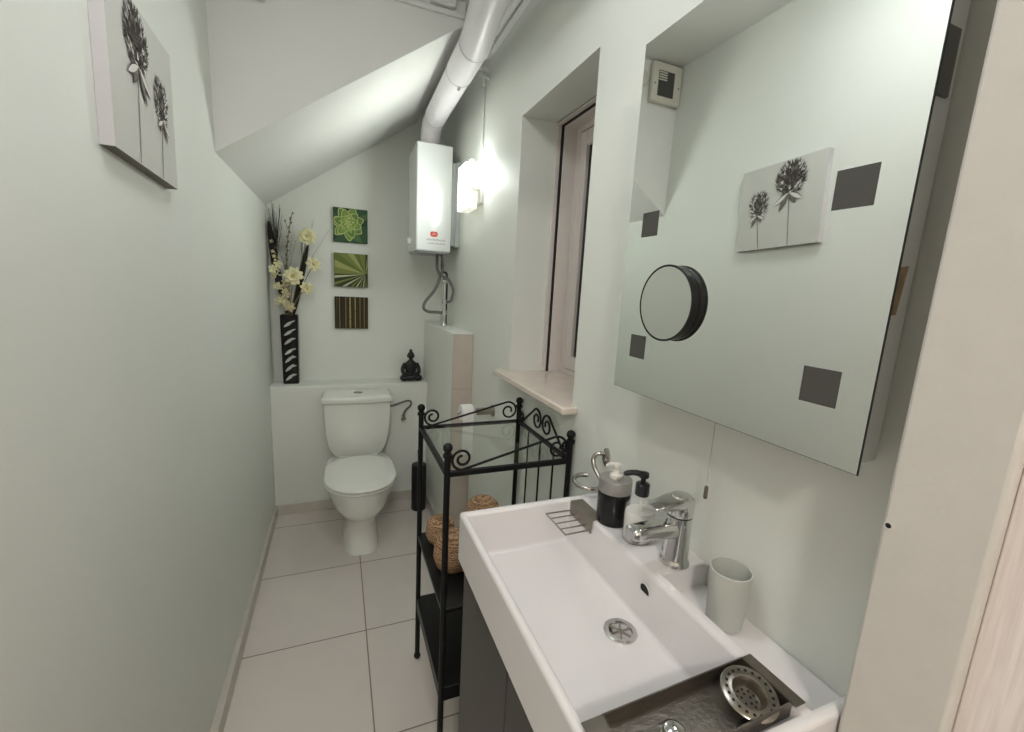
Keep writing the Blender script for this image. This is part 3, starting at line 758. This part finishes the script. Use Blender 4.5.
build('tap_body', MB().tube([(.372, 2.68, .568), (.372, 2.648, .568)], .009, 14).tube([(.372, 2.655, .555), (.372, 2.655, .585)], .0085, 12).lathe([(.016, 0), (.014, .01)], (.372, 2.65, .548), 12), 'dull_steel', iv)

# toilet brush
tb = thing('toilet_brush', (.45, 2.535, 0), 'black toilet brush holder with chrome handle beside the toilet', 'toilet brush')
build('holder', MB().lathe([(.043, 0), (.045, .006), (.045, .285), (.043, .292), (.012, .294)], (.452, 2.538, 0), 28), 'black_plastic', tb)
build('handle', MB().tube([(.452, 2.538, .29), (.446, 2.535, .375)], .006, 12).sphere((.446, 2.535, .378), .0085), 'chrome', tb)

# toilet paper
tp = thing('toilet_paper_holder', (.59, 1.735, .84), 'chrome toilet roll holder on the wall behind the rack', 'toilet roll holder')
build('wall_post', MB().tube([(XR, 1.735, .852), (.555, 1.735, .852)], .016, 18).tube([(XR, 1.735, .852), (.624, 1.735, .852)], .026, 20), 'dull_steel', tp)
build('roll_rod', MB().tube([(.556, 1.735, .852), (.475, 1.735, .852)], .006, 12).sphere((.473, 1.735, .852), .009), 'chrome', tp)
tr_ = thing('toilet_roll', (.505, 1.735, .72), 'white toilet paper roll with a hanging sheet behind rack', 'toilet roll')
RX90 = Matrix.Rotation(pi/2, 3, 'Y')
build('roll', MB().lathe([(.018, 0), (.034, 0), (.034, .05), (.018, .05)], (.482, 1.735, .852), 28, RX90), 'paper', tr_)
sh = MB(); rows = []
for k, z in enumerate((.852, .82, .78, .74, .70, .672)):
    rows.append([Vector((x_, 1.735-.0345-.0015*sin(k*1.3), z)) for x_ in (.483, .4985, .5145, .531)])
v = [p for r in rows for p in r]; v2 = [p+Vector((0, .0012, 0)) for p in v]
fs = [(4*i+j, 4*i+j+1, 4*i+j+5, 4*i+j+4) for i in range(5) for j in range(3)]
sh.add(v, fs); sh.add(v2, fs)
build('hanging_sheet', sh, 'paper', tr_)

# ------------------------------------------------------------------ iron rack
RX0, RX1, RY_0, RY_1, RZ = .257, .616, 1.034, 1.418, .903
rk = thing('shelf_rack', ((RX0+RX1)/2, (RY_0+RY_1)/2, 0), 'black wrought iron rack with scrollwork and glass top', 'rack')
for (x, y) in ((RX0, RY_1), (RX0, RY_0), (RX1, RY_1), (RX1, RY_0)):
    h_ = .008 if x > .5 else 0
    p = build('post', MB().tube([(x, y, .014), (x, y, .968+h_)], .0085, 14).lathe([(.0125, 0), (.0125, .008)], (x, y, .948+h_), 14), 'black_iron', rk)
    build('finial', MB().sphere((x, y, .973+h_), .0130, 16), 'black_iron', p)
    build('ball_foot', MB().sphere((x, y, .0125), .0125, 14), 'black_iron', p)
for nm, a, b in (('rail', (RX0, RY_0), (RX0, RY_1)), ('rail', (RX0, RY_1), (RX1, RY_1)), ('rail', (RX0, RY_0), (RX1, RY_0)), ('rail', (RX1, RY_0), (RX1, RY_1))):
    x_0, x_1 = sorted((a[0], b[0])); y_0, y_1 = sorted((a[1], b[1])); h = .0065
    build(nm, MB().box(x_0-h, x_1+h, y_0-h, y_1+h, RZ-.009, RZ+.006), 'black_iron', rk, bevel=.002)
build('glass_top', MB().box(RX0+.004, RX1-.004, RY_0+.004, RY_1-.004, RZ-.002, RZ+.004), 'glass', rk, smooth=False)
def scurve(u0, u1, zl, zr, Rl, Rr, pad=.0):
    """S-shaped scroll in (u,z): low curl at u0, bar rising to a curl at u1"""
    pts = []; cl_ = (u0+Rl, zl+Rl)
    N = 36
    for k in range(N+1):
        th = radians(-270+540*k/N); r = Rl*(.28+.72*(k/N))
        pts.append((cl_[0]+r*cos(th), cl_[1]+r*sin(th)))
    crr = (u1-Rr, zr-Rr)
    for k in range(N+1):
        th = radians(112-500*k/N); r = Rr*(1-.72*(k/N))
        pts.append((crr[0]+r*cos(th), crr[1]+r*sin(th)))
    return pts
def scroll_obj(fn, pts, name='scroll'):
    build(name, MB().tube([fn(u, z) for u, z in pts], .0036, 8), 'black_iron', rk)
for yy in (RY_1, RY_0):
    scroll_obj(lambda u, z, yy=yy: (u, yy, z), scurve(RX0+.009, RX1-.008, RZ+.006, .979, .030, .034))
scroll_obj(lambda u, z: (RX1, RY_1-u, z), scurve(.008, .190, RZ+.006, .992, .021, .036))
scroll_obj(lambda u, z: (RX1, RY_0+u, z), scurve(.008, .190, RZ+.006, .992, .021, .036))
for k in range(3):
    y = RY_0+(RY_1-RY_0)*(k+1)/4
    build('bar', MB().tube([(RX1, y, RZ-.008), (RX1, y, .515)], .0032, 8), 'black_iron', rk)
build('shelf', MB().box(RX0-.006, RX1+.006, RY_0-.006, RY_1+.006, .495, .509), 'black_shelf', rk, bevel=.002)
build('shelf', MB().box(RX0-.006, RX1+.006, RY_0-.006, RY_1+.006, .212, .256), 'black_shelf', rk, bevel=.002)

# baskets on the rack
def basket(name, x, y, r, h, label):
    z = .5095
    t = thing('wicker_basket', (x, y, z), label, 'basket', 'round wicker baskets on the rack shelf')
    build('basket_body', MB().lathe([(r*.62, 0), (r*.85, h*.10), (r, h*.34), (r*.98, h*.55), (r*.88, h*.70), (r*.84, h*.70)], (x, y, z), 32), 'wicker', t)
    ld = build('basket_lid', MB().lathe([(r*.86, h*.705), (r*.93, h*.72), (r*.90, h*.80), (r*.68, h*.90), (r*.35, h*.96), (.0, h*.97)], (x, y, z), 32), 'wicker', t)
    build('lid_knob', MB().sphere((x, y, z+h*.98), r*.10, 10, (1, 1, .7)), 'wicker', ld)
basket('b', .326, 1.205, .062, .122, 'round wicker basket at the front of the rack shelf')
basket('b', .318, 1.352, .050, .093, 'smallest wicker basket near the rear left rack post')
basket('b', .466, 1.347, .062, .150, 'tall wicker basket at the rear by the wall on the rack')

# ------------------------------------------------------------------ vanity + basin
vn = thing('vanity_cabinet', (.45, .55, 0), 'dark grey vanity cabinet under the white basin', 'cabinet')
VX0, VX1, VY0, VY1 = .250, .628, .27, .828
build('body', MB().box(VX0+.018, VX1, VY0, VY1, .02, .788), 'vanity', vn, bevel=.002)
build('plinth', MB().box(VX0+.05, VX1, VY0+.01, VY1-.01, 0, .02), 'vanity', vn, smooth=False)
for y_0, y_1, hy in ((VY0, .5605, .535), (.5635, VY1, .59)):
    dr = build('door', MB().box(VX0, VX0+.0175, y_0, y_1, .03, .784), 'vanity', vn, bevel=.0015)
    build('handle', MB().tube([(VX0-.016, hy, .36), (VX0-.016, hy, .46)], .004, 10).tube([(VX0, hy, .37), (VX0-.016, hy, .37)], .0035, 8).tube([(VX0, hy, .45), (VX0-.016, hy, .45)], .0035, 8), 'dull_steel', dr)

def stepped(xs, ys, hs, zb, moves):
    mb = MB(); idx = {}
    def V(i, j, z):
        k = (i, j, round(z, 4))
        if k not in idx:
            p = Vector((xs[i], ys[j], z)); d = moves.get(k)
            if d: p = p+Vector(d)
            idx[k] = len(mb.v); mb.v.append(p)
        return idx[k]
    nx, ny = len(xs)-1, len(ys)-1
    H = lambda i, j: hs[j][i] if 0 <= i < nx and 0 <= j < ny else zb
    for j in range(ny):
        for i in range(nx):
            h = H(i, j); mb.f.append([V(i, j, h), V(i+1, j, h), V(i+1, j+1, h), V(i, j+1, h)]); mb.m.append(0)
            mb.f.append([V(i, j, zb), V(i, j+1, zb), V(i+1, j+1, zb), V(i+1, j, zb)]); mb.m.append(0)
    for j in range(ny):
        for i in range(nx+1):
            a, b = H(i-1, j), H(i, j)
            if abs(a-b) > 1e-6:
                lo, hi = min(a, b), max(a, b); mb.f.append([V(i, j, lo), V(i, j+1, lo), V(i, j+1, hi), V(i, j, hi)]); mb.m.append(0)
    for i in range(nx):
        for j in range(ny+1):
            a, b = H(i, j-1), H(i, j)
            if abs(a-b) > 1e-6:
                lo, hi = min(a, b), max(a, b); mb.f.append([V(i, j, lo), V(i+1, j, lo), V(i+1, j, hi), V(i, j, hi)]); mb.m.append(0)
    return mb
bs = thing('washbasin', (.43, .54, .788), 'white rectangular ceramic washbasin with a tap platform', 'basin')
xs = [.236, .250, .500, .521, .6285]; ys = [.252, .268, .53, .818, .835]
T, B_, R_ = .905, .812, .858
hs = [[T, T, T, T], [T, B_, T, R_], [T, B_, T, T], [T, T, T, T]]
mv = {}
for (i, j), d in {(1, 1): (.022, .016, 0), (1, 2): (.022, 0, 0), (1, 3): (.022, -.014, 0), (2, 1): (-.012, .016, 0), (2, 2): (-.012, 0, 0), (2, 3): (-.012, -.014, 0)}.items(): mv[(i, j, B_)] = d
sb = stepped(xs, ys, hs, .790, mv)
build('basin_body', sb, 'ceramic', bs, bevel=.0075, seg=4, sharp=30)
DX, DY = .442, .527
dn = build('drain', MB().lathe([(.0185, .0002), (.0285, .0002), (.0285, .003), (.026, .0048), (.0205, .0042), (.019, .0012)], (DX, DY, B_), 32), 'chrome', bs)
build('drain_well', MB().lathe([(.0, .0006), (.0188, .0006), (.0188, .001)], (DX, DY, B_), 24), 'hole', dn)
cg = MB()
for k in range(3):
    a = pi*k/3; cg.obox((DX, DY, B_+.0018), (Vector((cos(a), sin(a), 0)), Vector((-sin(a), cos(a), 0)), Vector((0, 0, 1))), .0188, .0013, .0007)
cg.lathe([(.0055, 0), (.0055, .0012), (.004, .0018)], (DX, DY, B_+.0012), 14)
build('drain_grid', cg, 'dull_steel', dn)
OV = Matrix.Rotation(-pi/2-.12, 3, 'Y')
ov = build('overflow', MB().lathe([(.011, 0), (.0135, 0), (.0135, .0012), (.012, .0016), (.011, .001)], (.4955, .538, .872), 24, OV), 'ceramic', bs)
build('overflow_hole', MB().lathe([(.0, .0012), (.0112, .0012), (.0112, .0004)], (.4955, .538, .872), 20, OV), 'hole', ov)

# tap
TPX, TPY = .567, .552
tpz = .9055
mt = thing('mixer_tap', (TPX, TPY, tpz), 'chrome single lever mixer tap on the basin platform', 'tap')
build('tap_body', MB().lathe([(.027, 0), (.027, .005), (.0245, .009), (.0235, .012), (.0225, .06), (.0225, .092)], (TPX, TPY, tpz), 36), 'chrome', mt)
def rrect(c, hy, hz, ax, ay, az, n=6):
    pts = []; r = min(hy, hz)*.75
    for q1, q2, a0 in ((1, 1, 0), (-1, 1, 90), (-1, -1, 180), (1, -1, 270)):
        for k in range(n+1):
            a = radians(a0+90*k/n); pts.append(Vector(c)+ay*(q1*(hy-r)+r*cos(a))+az*(q2*(hz-r)+r*sin(a)))
    return pts
Yv, Zv = Vector((0, 1, 0)), Vector((0, 0, 1))
sp = []
for t, hy, hz, dz in ((0, .0175, .0165, .066), (.03, .0175, .0145, .069), (.06, .0175, .0125, .072), (.088, .017, .0115, .073), (.098, .016, .010, .0725), (.102, .013, .007, .072)):
    sp.append(rrect((TPX-.004-t, TPY, tpz+dz), hy, hz, None, Yv, Zv))
spt = build('spout', MB().loft(sp), 'chrome', mt)
build('aerator', MB().lathe([(.0085, -.004), (.0085, .004)], (TPX-.092, TPY, tpz+.060), 18), 'dull_steel', spt)
build('lever_cap', MB().lathe([(.0225, .094), (.0235, .097), (.0235, .117), (.0225, .124), (.017, .130), (.0, .132)], (TPX, TPY, tpz), 36), 'chrome', mt)
lv = []
for t, hy, hz, dz in ((-.014, .015, .005, .1215), (0, .0228, .0095, .1205), (.02, .0215, .0085, .119), (.042, .0185, .0065, .117), (.060, .0155, .0042, .116), (.066, .012, .0026, .1155)):
    lv.append(rrect((TPX-t, TPY, tpz+dz), hy, hz, None, Yv, Zv))
build('lever', MB().loft(lv), 'chrome', mt)

# dispensers
z0 = .9055
sd = thing('soap_dispenser', (.553, .700, z0), 'black soap dispenser with grey metal collar and white pump', 'soap dispenser')
cx, cy = .539, .708
build('bottle', MB().lathe([(.0325, 0), (.034, .004), (.034, .070)], (cx, cy, z0), 32), 'black_gloss', sd)
build('collar', MB().lathe([(.0345, .070), (.0345, .094), (.033, .097), (.012, .098)], (cx, cy, z0), 32), 'collar', sd)
pu = MB().lathe([(.0135, .0975), (.0135, .105), (.010, .108), (.0085, .110), (.0085, .116), (.006, .117), (.006, .120), (.0085, .121), (.0085, .128), (.004, .130)], (cx, cy, z0), 20)
pu.tube(cr([(cx, cy, z0+.126), (cx-.012, cy+.006, z0+.127), (cx-.019, cy+.010, z0+.121)], 4), .0034, 10)
build('pump', pu, 'nozzle', sd)
ld = thing('lotion_bottle', (.553, .630, z0), 'clear bottle of white soap with black pump beside tap', 'soap bottle')
cx, cy = .546, .632
SC = .72
build('bottle', MB().lathe([(.028, 0), (.031, .004), (.031, .06), (.029, .072), (.019, .086), (.012, .091), (.011, .096)], (cx, cy, z0), 32, sx=1, sy=.85), 'clear', ld)
build('liquid', MB().lathe([(.0265, .002), (.0295, .006), (.0295, .056), (.028, .062)], (cx, cy, z0), 32, sx=1, sy=.85), 'soap', ld)
build('dip_tube', MB().tube([(cx, cy, z0+.031), (cx, cy, z0+.094)], .0032, 8), 'soap', ld)
pu = MB().lathe([(.0125, .094), (.0135, .096), (.0135, .117), (.0115, .119), (.005, .120), (.005, .130), (.0095, .131), (.0105, .134), (.0095, .140), (.003, .142)], (cx, cy, z0), 22)
pu.tube(cr([(cx, cy, z0+.136), (cx-.018, cy+.008, z0+.139), (cx-.036, cy+.015, z0+.136)], 4), [.006]*4+[.0055]*4+[.0035], 10)
build('pump', pu, 'black_plastic', ld)

# tumbler in the recess
tm = MB().lathe([(.024, 0), (.0275, .003), (.0315, .095), (.0315, .097), (.0295, .0975), (.0295, .094), (.0255, .006), (.0, .005)], (.583, .447, .8585), 36)
tag(build('tumbler', tm, 'frost'), 'pale frosted tumbler in the recess behind the basin rim', 'tumbler')

# wire soap rack hung on the back rim
wr_ = thing('soap_rack', (.48, .77, .87), 'steel wire soap rack hooked over the back basin rim', 'soap rack')
br = MB(); br.box(.4955, .5225, .716, .806, .906, .9085); br.box(.493, .4955, .716, .806, .876, .9085)
br.box(.5225, .525, .716, .806, .9065, .9085)
build('bracket', br, 'rack_steel', wr_, bevel=.001)
wm = MB(); zw = .885
wm.tube([(.493, .804, zw), (.432, .806, zw)], .0016, 8); wm.tube([(.493, .718, zw), (.432, .716, zw)], .0016, 8)
wm.tube([(.432, .716, zw), (.432, .806, zw)], .0016, 8)
for k in range(1, 4):
    y = .716+.09*k/4; wm.tube([(.495, y, zw), (.432, y, zw)], .0016, 8)
build('wire_grid', wm, 'rack_steel', wr_)

# holder ring on the wall
ho = thing('tumbler_holder', (XR, .90, .95), 'empty chrome spiral tumbler holder on wall behind dispensers', 'holder')
build('wall_plate', MB().lathe([(.016, 0), (.0165, .004), (.010, .009), (.0, .010)], (XR, .872, .975), 24, Matrix.Rotation(-pi/2, 3, 'Y'), sx=1.5, sy=.85), 'brushed', ho)
arm = [(.622, .872, .985), (.606, .878, .984), (.596, .882, .970), (.594, .868, .950), (.594, .842, .934), (.592, .822, .927), (.583, .812, .925)]
ring = []
for k in range(22):
    a = radians(-40-268*k/21); ring.append((.560+.031*cos(a), .845+.037*sin(a), .925+.006*(k/21)))
build('ring_arm', MB().tube(cr(arm+ring[2:], 4), .0054, 10), 'brushed', ho)

# drainer tray and strainer
ty = thing('steel_tray', (.38, .305, .878), 'dark steel tray lying across the near end of basin', 'tray')
tx0, tx1, ty0, ty1, tz0, tz1 = .272, .4965, .2725, .342, .8925, .9125
tt = .0018
tb_ = MB(); tb_.box(tx0, tx1, ty0, ty1, tz0, tz0+tt); tb_.box(tx0, tx1, ty0, ty0+tt, tz0, tz1); tb_.box(tx0, tx1, ty1-tt, ty1, tz0, tz1); tb_.box(tx0, tx0+tt, ty0, ty1, tz0, tz1); tb_.box(tx1-tt, tx1, ty0, ty1, tz0, tz1)
build('tray_pan', tb_, 'tray_steel', ty, smooth=False)
build('side_flange', MB().box(tx1-tt, .513, ty0-.006, ty1, .9108, tz1), 'tray_steel', ty, bevel=.0008)
build('side_flange', MB().box(.244, tx0+tt, ty0, ty1, .9108, tz1), 'tray_steel', ty, bevel=.0008)
ty.rotation_euler = (0, 0, radians(1.6))
sk = thing('sink_strainer', (.462, .297, .895), 'round perforated metal sink strainer tilted in the steel tray', 'strainer')
RT = Matrix.Rotation(radians(12), 3, 'X') @ Matrix.Rotation(radians(-6), 3, 'Y')
sc_ = Vector((.459, .303, .9100))
build('strainer_dish', MB().lathe([(.0, -.011), (.015, -.011), (.0185, .0025), (.0200, .0042), (.031, .0035), (.0328, .0020), (.031, .0012), (.0190, .000), (.016, -.0128), (.0, -.0128)], sc_, 40, RT), 'strainer', sk)
hm = MB()
for n, rr, r in ((20, .026, .0019), (10, .0112, .0015), (5, .006, .0015)):
    for k in range(n):
        a = 2*pi*k/n
        zz = .0040 if rr > .02 else -.0109
        hm.lathe([(r, 0), (r*.9, .0005)], sc_+RT @ Vector((rr*cos(a), rr*sin(a), zz)), 8, RT)
build('perforations', hm, 'hole', sk)
pg = thing('sink_plug', (.346, .301, .895), 'small shiny chrome plug in the steel tray', 'plug')
build('plug_cap', MB().lathe([(.012, 0), (.0125, .006), (.0115, .011), (.008, .0135), (.0, .0145)], (.343, .302, .8946), 28), 'chrome', pg)
build('plug_ring', MB().lathe([(.0135, .0), (.0135, .003)], (.343, .302, .8946), 28), 'dull_steel', pg)

# ------------------------------------------------------------------ mirror cabinet
MX, MY0, MY1, MZ0, MZ1 = .552, .285, .766, 1.190, 1.852
mc = thing('mirror_cabinet', (.60, .525, MZ0), 'large frameless mirror cabinet with dark etched squares above basin', 'mirror cabinet')
build('cabinet_body', MB().box(MX+.0035, .612, .300, .748, 1.1965, 1.846), 'cabinet', mc, bevel=.001)
build('wall_batten', MB().box(.612, XR, .34, .72, 1.25, 1.80), 'cabinet', mc, bevel=.001)
mdr = build('mirror_door', MB().box(MX+.0006, MX+.0028, MY0, MY1, MZ0, MZ1), 'black_plastic', mc, smooth=False)
build('mirror_glass', MB().box(MX, MX+.0006, MY0+.0008, MY1-.0008, MZ0+.0008, MZ1-.0008), 'mirror', mdr, smooth=False)
for yc in (.3435, .699):
    for zc in (1.2825, 1.516):
        build('etched_square', MB().box(MX-.0005, MX+.0001, yc-.0225, yc+.0225, zc-.0225, zc+.0225), 'etched', mdr, smooth=False)
hgm = MB().box(MX+.004, MX+.048, .2965, .3005, 1.603, 1.668)
build('hinge', hgm, 'hinge', mc, bevel=.001)
rs = MB().add([(MX+.012, .2996, 1.425), (MX+.046, .2996, 1.43), (MX+.040, .2996, 1.375), (MX+.010, .2996, 1.372)], [(0, 1, 2, 3)])
build('rust_stain', rs, 'rust', mc, smooth=False)
build('rust_streak', MB().tube(cr([(MX+.014, .2996, 1.424), (MX+.020, .2996, 1.422), (MX+.026, .2996, 1.402)], 4), .0013, 6), 'rust_dark', mc)
build('screw_cap', MB().sphere((MX+.016, .299, 1.332), .0045, 10), 'hinge', mc)
mg = thing('magnifying_mirror', (MX, .62, 1.37), 'round black rimmed magnifying mirror stuck on the mirror door', 'mirror')
RYm = Matrix.Rotation(-pi/2, 3, 'Y')
build('rim', MB().lathe([(.0655, .0), (.0655, .011), (.067, .012), (.067, .0155), (.0655, .0165), (.0635, .0155), (.0635, .012)], (MX-.0008, .618, 1.371), 56, RYm), 'black_gloss', mg)
build('glass', MB().lathe([(.0, .0148), (.0638, .0152), (.0638, .0125)], (MX-.0008, .618, 1.371), 56, RYm), 'mirror_round', mg)
pc = thing('pull_cord', (.606, .552, 1.03), 'thin pull cord with a brown knob hanging under mirror cabinet', 'cord')
build('cord', MB().tube([(.6105, .541, 1.1965), (.6105, .541, 1.050)], .0008, 6), 'cordm', pc)
build('knob', MB().lathe([(.002, .024), (.0034, .022), (.0036, .003), (.003, 0)], (.6105, .541, 1.028), 12), 'brown', pc)

# ------------------------------------------------------------------ fan on the bulkhead (seen in the mirror)
fx0, fx1, fz0, fz1 = -.357, -.195, 2.238, 2.402
ef = thing('extractor_fan', (-.276, 1.75, fz0), 'square cream extractor fan high on the stair bulkhead', 'fan')
build('housing', MB().box(fx0, fx1, 1.728, 1.756, fz0, fz1), 'fan', ef, bevel=.008, seg=3)
build('opening', MB().box(fx0+.045, fx1-.03, 1.7265, 1.729, fz0+.025, fz1-.035), 'fan_dark', ef, bevel=.001)
lv = MB()
for k in range(4): lv.box(fx1-.075, fx1-.031, 1.7245, 1.727, fz1-.075+.010*k, fz1-.070+.010*k)
build('louvre', lv, 'fan', ef)
for xx in (fx0+.018, fx1-.014): build('housing_screw', MB().lathe([(.004, 0), (.003, .0015)], (xx, 1.728, 2.31), 10, Matrix.Rotation(pi/2, 3, 'X')), 'brushed', ef)
tag(build('round_sensor', MB().lathe([(.036, 0), (.036, .012), (.030, .020), (.0, .022)], (-.150, 1.756, 2.325), 28, Matrix.Rotation(pi/2, 3, 'X')), 'fan'), 'round cream cover beside the extractor fan on bulkhead', 'cover')

# corner bead by the vase
tag(build('corner_cable', MB().tube(cr([(XL+.006, YB-.006, 1.70), (XL+.006, YB-.006, 1.2), (XL+.006, YB-.006, .80)], 3), .004, 8), 'wall'), 'thin painted cable running down the back left corner', 'cable')

# ------------------------------------------------------------------ world, camera, view
wd = bpy.data.worlds.new('night'); bpy.context.scene.world = wd; wd.use_nodes = True
wd.node_tree.nodes['Background'].inputs[0].default_value = (.01, .012, .02, 1); wd.node_tree.nodes['Background'].inputs[1].default_value = .2

yaw, pit, rol, fpx = .387490847, .173861067, .0534987405, 432.5883
cd = bpy.data.cameras.new('camera'); co_ = bpy.data.objects.new('camera', cd); C.objects.link(co_)
f = Vector((sin(yaw)*cos(pit), cos(yaw)*cos(pit), -sin(pit))); rt = Vector((cos(yaw), -sin(yaw), 0)); up = rt.cross(f)
rt2 = rt*cos(rol)+up*sin(rol); up2 = -rt*sin(rol)+up*cos(rol)
mw = Matrix((rt2, up2, -f)).transposed().to_4x4(); mw.translation = Vector((0, 0, 1.38))
co_.matrix_world = mw
cd.sensor_fit = 'HORIZONTAL'; cd.sensor_width = 36; cd.lens = 36*fpx/1024; cd.clip_start = .02; cd.clip_end = 50
sc = bpy.context.scene; sc.camera = co_
sc.view_settings.view_transform = 'Standard'; sc.view_settings.look = 'None'; sc.view_settings.gamma = 1; sc.view_settings.use_curve_mapping = False
sc.view_settings.exposure = 1.28
